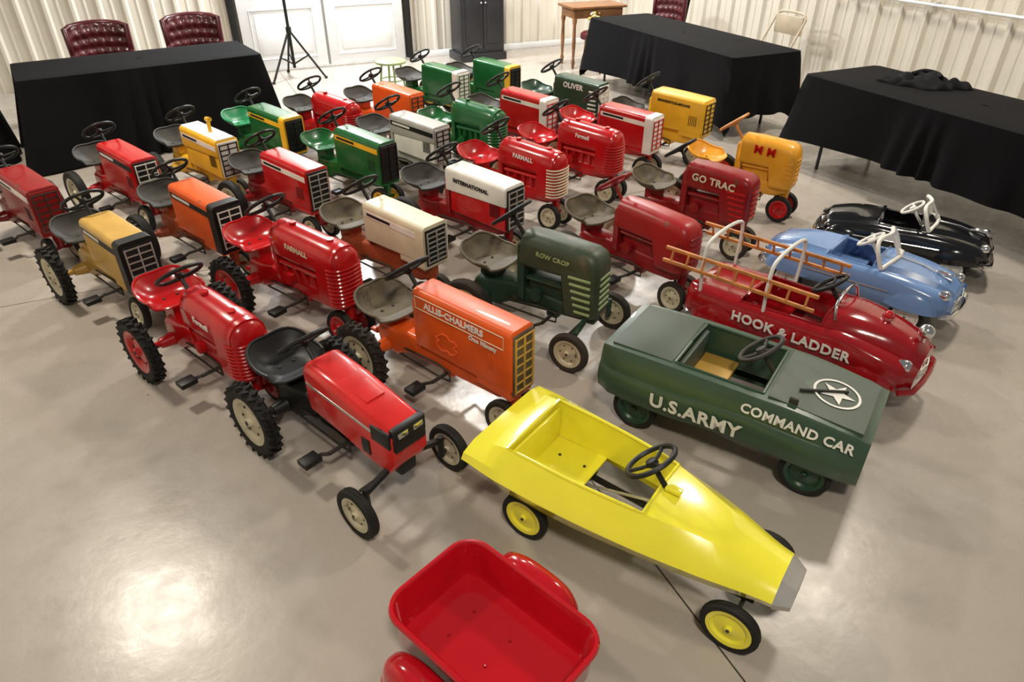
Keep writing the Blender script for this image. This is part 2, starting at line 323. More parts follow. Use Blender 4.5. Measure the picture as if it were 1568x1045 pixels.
# ---------------------------------------------------------------- pedal car body
def carbody(o,part,st,mat,cock,iopen,zf,nsub=6,inner=None,capmat=None):
    m=len(st[0][1]); rows=[]
    for i in range(len(st)-1):
        a=st[max(i-1,0)];b=st[i];c=st[i+1];d=st[min(i+2,len(st)-1)]
        for k in range(nsub):
            t=k/nsub
            def cr(p,q,r,s_): return .5*((2*q)+(r-p)*t+(2*p-5*q+4*r-s_)*t*t+(3*q-p-3*r+s_)*t**3)
            x=b[0]+(c[0]-b[0])*t
            rows.append((x,[(cr(a[1][j][0],b[1][j][0],c[1][j][0],d[1][j][0]),cr(a[1][j][1],b[1][j][1],c[1][j][1],d[1][j][1])) for j in range(m)]))
    rows.append((st[-1][0],st[-1][1]))
    W=2*m-1; vs=[];fs=[]
    for x,h in rows:
        full=[(y,z) for y,z in h]+[(-y,z) for y,z in h[-2::-1]]
        vs+=[(x,y,z) for y,z in full]
    inc=[bool(cock) and cock[0]-1e-6<=r[0]<=cock[1]+1e-6 for r in rows]
    for i in range(len(rows)-1):
        for j in range(W-1):
            if inc[i] and inc[i+1] and iopen<=j<W-1-iopen: continue
            fs.append([i*W+j,i*W+j+1,(i+1)*W+j+1,(i+1)*W+j])
    fs.append(list(range(W))); o.add(part,(vs,fs),mat)
    o.add(part,(vs[-W:],[list(range(W))]),capmat or mat)
    if cock:
        idx=[i for i in range(len(rows)) if inc[i]]
        L=[Vector(vs[i*W+iopen]) for i in idx]; Rr=[Vector(vs[i*W+W-1-iopen]) for i in idx]
        loop=L+[Vector(vs[idx[-1]*W+j]) for j in range(iopen+1,W-1-iopen)]+Rr[::-1]+[Vector(vs[idx[0]*W+j]) for j in range(W-2-iopen,iopen,-1)]
        low=[Vector((v.x,v.y*.94,zf)) for v in loop]
        o.add(part,loft([loop,low],False),inner or mat)
        o.add(part,tube(loop,.006,6,True),mat)
    return rows
def car_wheels(o,xs,ys,r,w,hub,disc=True):
    for i,x in enumerate(xs):
        for sg in (-1,1): wheel(o,'wheel_%d%s'%(i,'r' if sg<0 else 'l'),x,sg*ys[i],r,w,hub,'rub',disc=disc)
        o.add('axles',tube([(x,-ys[i],r),(x,ys[i],r)],.007,8),'dirty')
def yellow_car(loc,rz):
    o=O('pedal_car',(loc[0],loc[1],0),rz,1.03)
    st=[(0,[(.16,.19),(.235,.285),(.222,.305),(.165,.322),(0,.325)]),
        (.13,[(.175,.165),(.240,.272),(.222,.298),(.155,.340),(0,.345)]),
        (.36,[(.165,.15),(.225,.25),(.205,.282),(.15,.332),(0,.338)]),
        (.60,[(.14,.145),(.198,.235),(.178,.265),(.125,.318),(0,.328)]),
        (.80,[(.11,.14),(.158,.218),(.135,.248),(.078,.285),(0,.295)]),
        (1.0,[(.07,.14),(.105,.195),(.085,.218),(.05,.235),(0,.24)])]
    carbody(o,'body',st,'yel',(.13,.60),3,.19)
    o.add('nose_cap',loft([[(1.0,-.107,.195),(1.0,-.05,.240),(1.0,.05,.240),(1.0,.107,.195),(1.0,.072,.135),(1.0,-.072,.135)],[(1.045,-.078,.185),(1.045,-.04,.215),(1.045,.04,.215),(1.045,.078,.185),(1.045,.05,.135),(1.045,-.05,.135)]]),'slv')
    o.add('seat_pan',box((.235,0,.185),(.215,.29,.012),.004),'yel'); o.add('seat_pan',box((.14,0,.25),(.012,.29,.14),.004),'yel')
    for x,y in ((.2,.06),(.2,-.06),(.3,.06),(.3,-.06)): o.add('seat_pan',ellipsoid((x,y,.192),(.006,.006,.004),8,4),'dirty')
    for y in (-.1,.1): o.add('chassis',tube([(.15,y,.13),(.95,y*.6,.12)],.012,6),'blkm')
    for y in (-.07,.07): o.add('pedals',box((.66,y,.2),(.02,.06,.09),.004),'blkm'); o.add('pedals',tube([(.66,y,.2),(.25,y*.8,.1)],.005,6),'slv')
    car_wheels(o,(.21,.92),(.165,.160),.088,.034,'yel')
    steering(o,(.555,0,.405),38,.080,'blkm',(.19,))
    o.add('body',box((.64,0,.335),(.05,.03,.012),.003),'yel')
    return o.done(24)
def star(o,part,c,r,mat,M):
    v=[(c[0],c[1],c[2])]
    for k in range(10):
        a=2*pi*k/10; rad=r if k%2==0 else r*.4; v.append((c[0]+rad*math.cos(a),c[1]+rad*math.sin(a),c[2]+0))
    o.add(part,(v,[[0,1+k,1+(k+1)%10] for k in range(10)]),mat,M)
def army_car(loc,rz):
    o=O('pedal_car',(loc[0],loc[1],0),rz,1.06)
    def sec(w,zt,zb=.13,b=1.0): return [(w*.80,zb),(w*.95*b,zb+.03),(w*1.0*b,zb+.075),(w*.99*b,zb+.11),(w*.945,zb+.135),(w*.925,zb+.14),(w*.86,zt-.012),(w*.82,zt),(w*.68,zt+.002),(0,zt+.004)]
    st=[(0,sec(.215,.345,.14)),(.05,sec(.228,.35,.125)),(.28,sec(.235,.352,.12)),(.42,sec(.234,.35,.13,.99)),(.60,sec(.230,.345,.13,.99)),(.72,sec(.225,.34,.12)),(.90,sec(.215,.318,.11)),(.96,sec(.208,.305,.115,.98))]
    carbody(o,'body',st,'agrn',(.28,.60),8,.20)
    o.add('hood_panel',loft([[(.62,-.165,.344),(.62,.165,.344),(.62,.165,.354),(.62,-.165,.354)],[(.93,-.155,.312),(.93,.155,.312),(.93,.155,.322),(.93,-.155,.322)]]),'agrn2')
    o.add('rear_panel',box((.15,0,.354),(.24,.33,.006),.002),'agrn2')
    o.add('seat',box((.365,0,.235),(.15,.27,.02),.006),'gold'); o.add('seat',box((.295,0,.29),(.02,.27,.11),.006),'agrn2')
    for y in (-.12,.12): o.add('chassis',tube([(.1,y,.11),(.9,y,.11)],.012,6),'blkm')
    for y in (-.07,.07): o.add('pedals',box((.63,y,.2),(.02,.06,.09),.004),'blkm')
    M=T(.81,0,.3345)@R(6,'Y')
    star(o,'star',(0,0,.0030),.062,'wht',M)
    o.add('star',loft([[(.080*math.cos(2*pi*k/40),.080*math.sin(2*pi*k/40),.003) for k in range(40)],[(.071*math.cos(2*pi*k/40),.071*math.sin(2*pi*k/40),.003) for k in range(40)]],False),'wht',M)
    o.text('lettering','U.S.ARMY',.075,T(.40,-.2405,.213)@R(90,'X'),'wht')
    o.text('lettering','COMMAND CAR',.047,T(.735,-.2095,.292)@R(2.4,'Z')@R(4.5,'Y')@R(74,'X'),'wht')
    o.add('hood_latch',tube([(.70,-.07,.352),(.84,.03,.338)],.006,6),'dirty'); 
    o.add('hood_latch',box((.70,-.15,.352),(.03,.012,.03),.003),'dirty')
    car_wheels(o,(.15,.80),(.165,.165),.09,.04,'dgrn')
    steering(o,(.53,0,.42),38,.080,'dirty',(.17,))
    return o.done(28)
def classic_car(loc,rz,col,kind,L=.98):
    o=O('pedal_fire_truck' if kind=='fire' else 'pedal_car',(loc[0],loc[1],0),rz,L/.98)
    def sec(w,ws,zt,zs,zb=.12): return [(w*.85,zb),(w*.97,zb+.03),(w,zb+.08),(w*.96,zs-.02),(w*.86,zs),(ws,zs+.002),(ws*.85,(zs+zt)/2+.01),(ws*.6,zt-.004),(0,zt)]
    if kind=='fire':
        st=[(0,sec(.175,.15,.275,.27)),(.04,sec(.19,.16,.28,.275)),(.25,sec(.195,.16,.285,.28)),(.42,sec(.195,.15,.30,.285)),(.60,sec(.20,.15,.345,.295)),(.70,sec(.205,.14,.355,.30)),(.85,sec(.20,.115,.335,.275,.13)),(.94,sec(.18,.10,.305,.25,.13)),(.98,sec(.14,.08,.27,.22,.14))]
        cock=(.25,.60)
    else:
        st=[(0,sec(.12,.08,.24,.20,.14)),(.05,sec(.165,.11,.275,.235,.12)),(.18,sec(.19,.13,.305,.265,.11)),(.34,sec(.195,.14,.30,.28,.12)),(.46,sec(.193,.14,.295,.275,.12)),(.58,sec(.195,.14,.315,.28,.12)),(.75,sec(.198,.12,.31,.275,.11)),(.90,sec(.185,.10,.275,.25,.12)),(.965,sec(.155,.075,.24,.215,.13)),(.98,sec(.13,.06,.22,.2,.14))]
        cock=(.34,.58)
    carbody(o,'body',st,col,cock,5,.17,inner='navy' if kind=='blue' else None)
    o.add('seat',box((cock[0]+.09,0,.19),(.15,.26,.02),.006),col); o.add('seat',box((cock[0]+.012,0,.25),(.02,.26,.12),.008),col)
    for sg in (-1,1):
        for x in (.17,.80):
            o.add('fenders',ellipsoid((x,sg*.165,.14),(.135,.052,.105),20,8,True),col)
        o.add('headlights',lathe([(.001,-.012),(.02,-.010),(.028,.0),(.03,.01),(.022,.035),(.001,.045)],18),'chr',T(.945,sg*.13,.24)@R(90,'Z'))
        if kind!='fire': o.add('trim',tube([(.22,sg*.201,.20),(.5,sg*.203,.205),(.70,sg*.206,.21)],.004,6),'chr')
    for x,sg in ((1.0,1),(-.02,-1)):
        o.add('bumper',tube([(x-sg*.05,-.19,.15),(x-sg*.01,-.15,.15),(x,-.05,.15),(x,.05,.15),(x-sg*.01,.15,.15),(x-sg*.05,.19,.15)],.012,8),'chr' if kind!='fire' or sg<0 else col)
    for k in range(4): o.add('grille',tube([(.972,-.10,.165+k*.014),(.99,0,.165+k*.014),(.972,.10,.165+k*.014)],.004,6),'chr')
    for sg in (-.1,.1): o.add('chassis',tube([(.1,sg,.10),(.9,sg,.10)],.012,6),'blkm')
    car_wheels(o,(.17,.80),(.155,.155),.085,.034,'wht' if kind!='fire' else 'fred')
    if kind=='fire':
        steering(o,(.55,0,.415),38,.07,'blkm',(.15,))
        for sg in (-1,1):
            y=sg*.200
            for dz in (0,.055): o.add('ladders',box((.22,y-sg*dz*.35,.375+dz),(.70,.013,.016),.003),'wood')
            for k in range(9): o.add('ladders',tube([(-.09+k*.0775,y,.375),(-.09+k*.0775,y-sg*.019,.43)],.0055,6),'wood')
            for x in (.06,.36): o.add('handrails',tube([(x,sg*.165,.26),(x,sg*.18,.39)],.008,8),'wht')
        for x in (.06,.36):
            o.add('handrails',tube(smooth_path([(x,-.18,.38),(x,-.175,.46),(x,-.14,.505),(x,0,.52),(x,.14,.505),(x,.175,.46),(x,.18,.38)]),.0085,8),'wht')
        o.add('beacon',lathe([(.024,0),(.024,.012)],14),'chr',T(.80,0,.345)@R(90,'X')); o.add('beacon',ellipsoid((.80,0,.356),(.02,.02,.026),14,8),'glass')
        o.add('bell',ellipsoid((.945,0,.345),(.03,.03,.03),14,8),'chr'); o.add('bell',tube([(.945,0,.27),(.945,0,.34)],.008,6),'chr')
        o.add('windshield',tube(smooth_path([(.64,-.13,.33),(.625,-.11,.39),(.62,0,.41),(.625,.11,.39),(.64,.13,.33)]),.006,8),'chr')
        o.text('lettering','HOOK & LADDER',.060,T(.50,-.2185,.236)@R(90,'X'),'wht')
    else:
        steering(o,(.50,0,.37),38,.065,'wht',(.13,))
        w=.15
        o.add('windshield',tube(smooth_path([(.62,-w,.29),(.585,-w*1.0,.37),(.565,-w*.7,.42),(.59,0,.43),(.565,w*.7,.42),(.585,w*1.0,.37),(.62,w,.29)]),.011,8),'wht')
        o.add('windshield',tube([(.62,-w,.29),(.65,-w*.5,.318),(.66,0,.32),(.65,w*.5,.318),(.62,w,.29)],.011,8),'wht')
        o.add('windshield',tube([(.66,0,.318),(.59,0,.43)],.008,6),'wht')
        o.add('ornament',ellipsoid((.88,0,.295),(.045,.008,.014),12,6),'chr')
        o.add('trim',tube([(.66,0,.318),(.78,0,.308),(.92,0,.272)],.005,6),'chr')
        if kind=='blk':
            for sg in (-1,1): o.add('trim',box((.40,sg*.198,.22),(.16,.006,.03),.002),'wht')
    return o.done(45)
def wagon(loc,rz):
    o=O('toy_trailer_wagon',(loc[0],loc[1],0),rz)
    def rg(L,W,r,z,n=8):
        p=[]
        for cx,cy,a0 in ((L/2-r,W/2-r,0),(-L/2+r,W/2-r,90),(-L/2+r,-W/2+r,180),(L/2-r,-W/2+r,270)):
            for i in range(n+1):
                a=math.radians(a0+90*i/n); p.append((cx+r*math.cos(a),cy+r*math.sin(a),z))
        return p
    L,W=.50,.33
    o.add('tub',loft([rg(L-.03,W-.03,.05,.135),rg(L-.012,W-.012,.06,.145),rg(L,W,.07,.255),rg(L+.022,W+.022,.08,.262),rg(L+.03,W+.03,.084,.272),rg(L+.022,W+.022,.08,.280),rg(L+.004,W+.004,.072,.281),rg(L-.008,W-.008,.066,.274),rg(L-.02,W-.02,.058,.165),rg(L-.04,W-.04,.05,.150),rg(L-.07,W-.07,.04,.148)]),'cred')
    def sup(n,ax,ay,e=.75): return [(math.copysign(abs(math.cos(2*pi*k/n))**e,math.cos(2*pi*k/n))*ax,math.copysign(abs(math.sin(2*pi*k/n))**e,math.sin(2*pi*k/n))*ay) for k in range(n)]
    for sg in (-1,1):
        yc=sg*(W/2+.055); xc=-.03
        rings=[]
        for t,z in ((1.05,.105),(1.04,.115),(1.0,.118),(.985,.15),(.93,.185),(.82,.213),(.6,.232),(.3,.240),(.02,.242)):
            rings.append([(xc+a*t,yc+b_*t,z) for a,b_ in sup(32,.155,.056)])
        o.add('fenders',loft(rings,False),'cred')
        o.add('fenders',lathe([(.001,sg*.016),(.02,sg*.012),(.03,0)],16),'cred',T(xc,yc+sg*.053,.155))
        wheel(o,'wheel_%s'%('r' if sg<0 else 'l'),xc,sg*(W/2+.05),.085,.04,'cred','rub')
    o.add('axle',tube([(-.03,-.2,.085),(-.03,.2,.085)],.008,8),'dirty'); o.add('axle',box((-.03,0,.11),(.05,.2,.06),.006),'cred')
    o.add('tongue',tube([(.2,0,.125),(.36,0,.11)],.01,8),'cred'); o.add('tongue',ring_torus(.015,.005,12,6),'cred',T(.375,0,.11))
    for x in (-.12,.02):
        for y in (-.05,.05): o.add('bolts',ellipsoid((x,y,.149),(.005,.005,.003),8,4),'fred')
    return o.done(40)
# ---------------------------------------------------------------- tractor positions: ground point below the front of the hood, metres
def place(nose_xy,rz=-40,s=1.1,**k):
    L=(.2+k.get('hl',.42))*s; a=math.radians(rz)
    tractor((nose_xy[0]-L*math.cos(a),nose_xy[1]-L*math.sin(a)),rz,s=s,**k)
place((-.355,1.779),-41,1.08,hood='bred',frame='blkm',seat='blkm',style='modern',wide=True,lugs=True,ht=.42,slope=.06,hb=.22,hl=.44,hub='hcream',fw=.092,sz=.265,sh=.02)
place((.037,2.181),-41,1.08,hood='org',frame='org',seat='brn',style='box',ht=.48,hb=.22,hl=.50,hw=.125,slope=.0,grille='gold',gbg='brn',text='ALLIS-CHALMERS',tcol='wht',lugs=True,tire='rubd',tsize=.038,outline=True,text2='One Ninety',sz=.265,sh=.03)
place((-1.061,2.318),-40,1.08,hood='red',style='round',ht=.44,hl=.38,hb=.2,hub='red',lugs=True,text='Farmall',sz=.30,sh=.02)
place((-1.829,3.023),-40,hood='gold',seat='dirty',frame='gold',style='box',ht=.46,hl=.38,stripe='blkm',nose='blkm',grille='slv',lugs=True)
place((-.773,2.890),-37,hood='red',style='round',ht=.48,hl=.44,text='FARMALL',lugs=True,hub='red',hb=.21,tcol='cream',sz=.295)
place((-.394,3.187),-40,1.08,hood='cream',frame='fadeo',seat='brn',style='box',ht=.48,hl=.42,hub='hcream',gbg='blkm',grille='slv',stripe='wht',tire='rubd',hb=.28,nose='cream')
place((.425,2.786),-33,1.12,hood='ogrn',frame='wgrn',seat='brn',style='barrel',ht=.50,hl=.36,wide=True,text='ROW CROP',tcol='lgrn',tsize=.028,grille='lgrn',rt=.05,hb=.20,tire='rubd',bars='lgrn',sx=-.01,fw=.09,cutz=.15)
place((.930,3.175),-48,1.08,hood='wred',seat='brn',frame='dred',style='barrel',ht=.48,hl=.42,tire='rubd',grille='dred',hb=.22,rt=.05,sw='dred')
place((1.426,3.816),-40,1.08,hood='dred',seat='brn',style='barrel',ht=.49,hl=.38,text='GO TRAC',tsize=.055,rt=.035,grille='red',tire='rubd',bars='red',cutz=.13,tcol='cream')
place((1.885,4.392),-36,1.08,hood='amber',seat='amber',style='barrel',ht=.50,hl=.34,hub='red',text='M M',tcol='red',tsize=.07,grille='amber',sw='wood',rt=.06,hw=.16)
place((-1.547,3.483),hood='org',frame='fadeo',seat='dirty',style='box',stripe='blkm',nose='blkm',grille='wht')
place((-1.198,4.046),hood='red',frame='dred',seat='dirty',style='box',stripe='wht',gbg='blkm',grille='slv')
place((.014,3.741),-40,1.12,hood='wht',low='red',frame='dred',seat='dirty',style='box',text='INTERNATIONAL',tcol='blkm',tsize=.03,gbg='blkm',grille='slv')
place((.324,4.250),hood='red',style='round',text='FARMALL',grille='cream',ht=.48)
place((.750,4.705),hood='red',style='round',text='Farmall',ht=.48,seat='red')
place((1.091,5.190),hood='red',style='box',stripe='wht',nose='wht',grille='red',gbg='wht')
place((1.550,5.488),hood='tyel',style='box',hb=.25,text='MINNEAPOLIS-MOLINE',tcol='blkm',tsize=.024,grille='blkm',gbg='tyel',hw=.18,ht=.5,seat='dirty')
place((.789,6.119),hood='dgrn',style='box',text='OLIVER',tsize=.055,grille='wht',gbg='wht',seat='dgrn',ht=.48,bars='wht')
place((.315,5.596),hood='red',style='box',stripe='wht',nose='wht',gbg='wht',grille='red',ht=.48,seat='dirty')
place((-.077,5.172),hood='grn',style='round',ht=.5,hl=.4,hub='tyel',seat='grn')
place((-.838,4.536),hood='grn',style='box',stripe='tyel',hub='tyel',seat='grn',ht=.47,rt=.04)
place((-.509,4.938),hood='gry',style='box',stripe='blkm',gbg='gry',grille='blkm',seat='dirty',low='wht')
place((-.461,6.684),hood='grn',style='box',nose='wht',gbg='wht',grille='grn',hub='tyel',seat='dirty')
place((.025,6.911),hood='grn',style='box',nose='tyel',hub='tyel',seat='dirty')
place((-.799,5.876),hood='org',style='box',gbg='org',grille='dirty',seat='dirty')
place((-1.255,5.565),hood='red',style='round',seat='dirty')
place((-1.638,5.156),hood='grn',style='box',stripe='tyel',nose='tyel',seat='mint',hub='tyel')
place((-1.950,4.630),hood='tyel',low='tyel',style='box',topc='wht',gbg='wht',grille='blkm',stripe='wht',exh=True,seat='dirty')
place((-2.331,4.225),hood='red',style='box',stripe='blkm',gbg='blkm',grille='wht',seat='dirty')
place((-2.680,3.716),hood='dred',style='box',stripe='wht',gbg='dred',grille='dirty',seat='dirty')
yellow_car((-.03,1.90),-36)
army_car((.48,2.46),-34)
classic_car((.98,3.06),-42,'fred','fire',1.04)
classic_car((1.52,3.62),-42,'blue','blue',.97)
classic_car((1.94,4.0),-30,'blk','blk',.92)
a=math.radians(-42); wagon((-.24+.25*math.cos(a),1.27+.25*math.sin(a)),-42)
# ---------------------------------------------------------------- room
ux,uy=.911,.413; CX,CY=1.72,11.22; ANG=24.4
def corr(name,loc,rz,L,Hh=3.6,pitch=.26):
    prof=[];x=0
    while x<L:
        prof+=[(x,0),(x+.07,0),(x+.08,-.008),(x+.095,-.008),(x+.105,0),(x+pitch-.075,0),(x+pitch-.052,-.034),(x+pitch-.023,-.034)]; x+=pitch
    vs=[(a,b,0) for a,b in prof]+[(a,b,Hh) for a,b in prof]; n=len(prof)
    fs=[[i,i+1,n+i+1,n+i] for i in range(n-1)]
    me=bpy.data.meshes.new(name); me.from_pydata(vs,[],fs); me.materials.append(wallm)
    ob=bpy.data.objects.new(name,me); S.collection.objects.link(ob); ob.location=loc; ob.rotation_euler=(0,0,math.radians(rz)); return ob
wallm=paint('ribbed_wall_metal',(.64,.60,.52),.4,var=.04,scale=1.5)
corr('wall_back',(CX-ux*10,CY-uy*10,0),ANG,10)
corr('wall_right',(CX,CY,0),ANG-90,12)
corr('wall_left',(CX-ux*10+.413*12,CY-uy*10-.911*12,0),ANG+90,12)
# floor
fm=bpy.data.materials.new('sealed_concrete'); fm.use_nodes=True; nt=fm.node_tree; b=nt.nodes['Principled BSDF']; N=nt.nodes; Lk=nt.links
tc=N.new('ShaderNodeTexCoord'); n1=N.new('ShaderNodeTexNoise'); n1.inputs['Scale'].default_value=.9; n1.inputs['Detail'].default_value=8
n2=N.new('ShaderNodeTexNoise'); n2.inputs['Scale'].default_value=6; n2.inputs['Detail'].default_value=9; n2.inputs['Roughness'].default_value=.6
Lk.new(tc.outputs['Object'],n1.inputs['Vector']); Lk.new(tc.outputs['Object'],n2.inputs['Vector'])
r=N.new('ShaderNodeValToRGB'); r.color_ramp.elements[0].position=.25; r.color_ramp.elements[1].position=.75
r.color_ramp.elements[0].color=(.36,.32,.275,1); r.color_ramp.elements[1].color=(.40,.358,.31,1); Lk.new(n1.outputs['Fac'],r.inputs['Fac'])
sep=N.new('ShaderNodeSeparateXYZ'); Lk.new(tc.outputs['Object'],sep.inputs[0])
def mth(op,a,bv):
    m=N.new('ShaderNodeMath'); m.operation=op
    for i,v in enumerate((a,bv)):
        if v is None: continue
        if isinstance(v,(int,float)): m.inputs[i].default_value=v
        else: Lk.new(v,m.inputs[i])
    return m.outputs[0]
def joint(sock,off):
    a_=mth('SUBTRACT',sock,off-50*4.6); a_=mth('MODULO',a_,4.6); a_=mth('PINGPONG',a_,2.3); return mth('LESS_THAN',a_,.003)
j=mth('MAXIMUM',joint(sep.outputs[0],1.062),joint(sep.outputs[1],4.07))
mix=N.new('ShaderNodeMix'); mix.data_type='RGBA'; Lk.new(j,mix.inputs['Factor']); Lk.new(r.outputs['Color'],mix.inputs['A']); mix.inputs['B'].default_value=(.05,.04,.035,1)
n3=N.new('ShaderNodeTexVoronoi'); n3.inputs['Scale'].default_value=3.2; Lk.new(tc.outputs['Object'],n3.inputs['Vector'])
sk=mth('LESS_THAN',n3.outputs['Distance'],.018)
mix2=N.new('ShaderNodeMix'); mix2.data_type='RGBA'; Lk.new(sk,mix2.inputs['Factor']); Lk.new(mix.outputs['Result'],mix2.inputs['A']); mix2.inputs['B'].default_value=(.16,.12,.09,1)
sp=N.new('ShaderNodeMix'); sp.data_type='RGBA'; sp.blend_type='MULTIPLY'; sp.inputs['Factor'].default_value=.12; Lk.new(mix2.outputs['Result'],sp.inputs['A'])
r2=N.new('ShaderNodeValToRGB'); r2.color_ramp.elements[0].position=.28; r2.color_ramp.elements[0].color=(.5,.5,.5,1); r2.color_ramp.elements[1].position=.45; Lk.new(n2.outputs['Fac'],r2.inputs['Fac']); Lk.new(r2.outputs['Color'],sp.inputs['B'])
Lk.new(sp.outputs['Result'],b.inputs['Base Color'])
mr=N.new('ShaderNodeMapRange'); mr.inputs['From Min'].default_value=.3; mr.inputs['From Max'].default_value=.7; mr.inputs['To Min'].default_value=.21; mr.inputs['To Max'].default_value=.34; Lk.new(n2.outputs['Fac'],mr.inputs['Value']); Lk.new(mr.outputs['Result'],b.inputs['Roughness'])
b.inputs['Specular IOR Level'].default_value=.45
bp=N.new('ShaderNodeBump'); bp.inputs['Strength'].default_value=.13; bp.inputs['Distance'].default_value=.012; Lk.new(n2.outputs['Fac'],bp.inputs['Height']); Lk.new(bp.outputs['Normal'],b.inputs['Normal'])
me=bpy.data.meshes.new('floor'); me.from_pydata([(-12,-8,0),(12,-8,0),(12,12,0),(-12,12,0)],[],[[0,1,2,3]]); me.materials.append(fm)
fl=bpy.data.objects.new('floor',me); S.collection.objects.link(fl); fl.rotation_euler=(0,0,math.radians(ANG))
def wallpt(t,off): return (CX-ux*t+uy*off, CY-uy*t-ux*off)
def door(name,t0,t1):
    w=t1-t0; x,y=wallpt((t0+t1)/2,.045); o=O(name,(x,y,0),ANG)
    o.add('leaf',box((0,-.02,1.04),(w-.01,.045,2.03),.004),'door')
    for z,h in ((.42,.55),(1.35,.95)):
        fw=w*.74
        o.add('panel',tube([(-fw/2,-.045,z-h/2),(fw/2,-.045,z-h/2),(fw/2,-.045,z+h/2),(-fw/2,-.045,z+h/2)],.010,6,True),'door')
        o.add('panel',box((0,-.045,z),(fw-.1,.012,h-.1),.005),'door')
    o.add('handle',tube([(w/2-.08,-.05,1.0),(w/2-.08,-.1,1.0),(w/2-.18,-.1,1.0)],.01,8),'chr')
    o.done()
door('door_1',4.50,5.50); door('door_2',3.48,4.48)
for i,t in enumerate((3.42,5.56)):
    x,y=wallpt(t,.07); o=O('trim_%d'%(i+1),(x,y,0),ANG); o.add('post',box((0,0,1.1),(.075,.08,2.2),.006),'blkm'); o.done()
x,y=wallpt(4.49,.07); o=O('trim_3',(x,y,0),ANG); o.add('threshold',box((0,0,.012),(2.1,.12,.024),.004),'slv'); o.done()
x,y=wallpt(1.7,.045); o=O('baseboard_back',(x,y,0),ANG); o.add('strip',box((0,0,.04),(3.3,.02,.08),.004),'door'); o.done()
o=O('storage_cabinet',(-.46,9.80,0),ANG)
o.add('plinth',box((0,0,.05),(.66,.44,.10),.01),'stem'); o.add('carcass',box((0,0,.65),(.6,.40,1.10),.01),'stem')
for sx in (-1,1):
    o.add('doors',box((sx*.146,-.205,.64),(.28,.02,1.0),.006),'stem'); o.add('doors',box((sx*.146,-.218,.64),(.2,.01,.86),.008),'stem'); o.add('knobs',ellipsoid((sx*.03,-.235,.7),(.012,.012,.012),10,6),'slv')
o.add('top',box((0,-.01,1.22),(.66,.46,.04),.01),'stem'); o.done()
def cloth_table(loc,rz,L,W,hem,corner,ht=.70,flare=.07):
    o=O('cloth_covered_table',(loc[0],loc[1],0),rz)
    n=200
    def per(k,ex,r):
        a=2*pi*k/n; l=L/2+ex; w=W/2+ex
        ca,sa=math.cos(a),math.sin(a); m=max(abs(ca)/l,abs(sa)/w); x,y=ca/m,sa/m
        dx=max(0,abs(x)-(l-r)); dy=max(0,abs(y)-(w-r))
        if dx>0 and dy>0:
            q=math.hypot(dx,dy)
            if q>r: x=math.copysign(l-r+dx*r/q,x); y=math.copysign(w-r+dy*r/q,y)
        return x,y
    rings=[]
    for f in (0.02,.5,.97): rings.append([(per(k,0,.02)[0]*f,per(k,0,.02)[1]*f,ht) for k in range(n)])
    for i in range(11):
        t=i/10; ring=[]
        for k in range(n):
            x,y=per(k,0.006,.03); cx=(abs(x)/(L/2))**6*(abs(y)/(W/2))**6
            hz=hem+(corner-hem)*min(1,cx*1.1)
            wv=math.sin(k*.55+math.sin(k*.13)*2)*.5+math.sin(k*.23+1)*.5
            ex=t*(flare*(.45+.55*wv)+.04*cx)+.004
            xx,yy=per(k,.006+max(ex,.003),.03+.05*t)
            z=ht-.004-(ht-hz)*t - (.006 if i else 0)
            ring.append((xx,yy,z))
        rings.append(ring)
    o.add('tablecloth',loft(rings,False),'cloth'); o.add('tabletop',box((0,0,ht-.025),(L-.01,W-.01,.035),.005),'blkm')
    for sx in (-1,1):
        X=sx*(L/2-.25)
        o.add('legs',tube([(X,-W/2+.08,0.0),(X,-W/2+.08,.35),(X,-W/2+.14,ht-.05)],.013,8),'stem'); o.add('legs',tube([(X,W/2-.08,0),(X,W/2-.08,.35),(X,W/2-.14,ht-.05)],.013,8),'stem')
        o.add('legs',tube([(X,-W/2+.08,.3),(X,W/2-.08,.3)],.01,8),'stem'); o.add('legs',tube([(X,0,.3),(X-sx*.35,0,ht-.05)],.01,8),'stem')
    o.done(60)
cloth_table((3.15,4.65),ANG-90,2.44,.76,.26,.10,flare=.09); cloth_table((1.74,7.48),ANG-90,2.44,.76,.20,.06,flare=.09)
cloth_table((-3.18,6.18),34,1.83,.76,.03,.012,flare=.12); cloth_table((-4.95,5.45),33,1.4,.76,.03,.012,flare=.1)
o=O('folded_jacket',(3.02,5.22,.702),ANG-60)
def jk(c,s,ph):
    v,f=ellipsoid(c,s,64,18,True); out=[]
    for (x,y,z) in v:
        d=.4*math.sin(x*30+ph)*math.cos(y*26+ph*2)+.35*math.sin((x+y)*48+ph)
        out.append((x*(1+.06*math.sin(y*40+ph)),y*(1+.14*math.sin(x*30)),max(0,z*(1+d))))
    return out,f
o.add('body',jk((0,0,0),(.22,.15,.06),0),'jack'); o.add('sleeve',jk((-.16,-.05,0),(.15,.055,.055),2),'jack'); o.add('sleeve',jk((.18,.03,0),(.15,.05,.05),4),'jack'); o.add('collar',tube(smooth_path([(-.1,.05,.055),(-.03,.1,.075),(.06,.08,.07),(.1,0,.06)]),[.018]*19,8),'jack'); o.done(70)
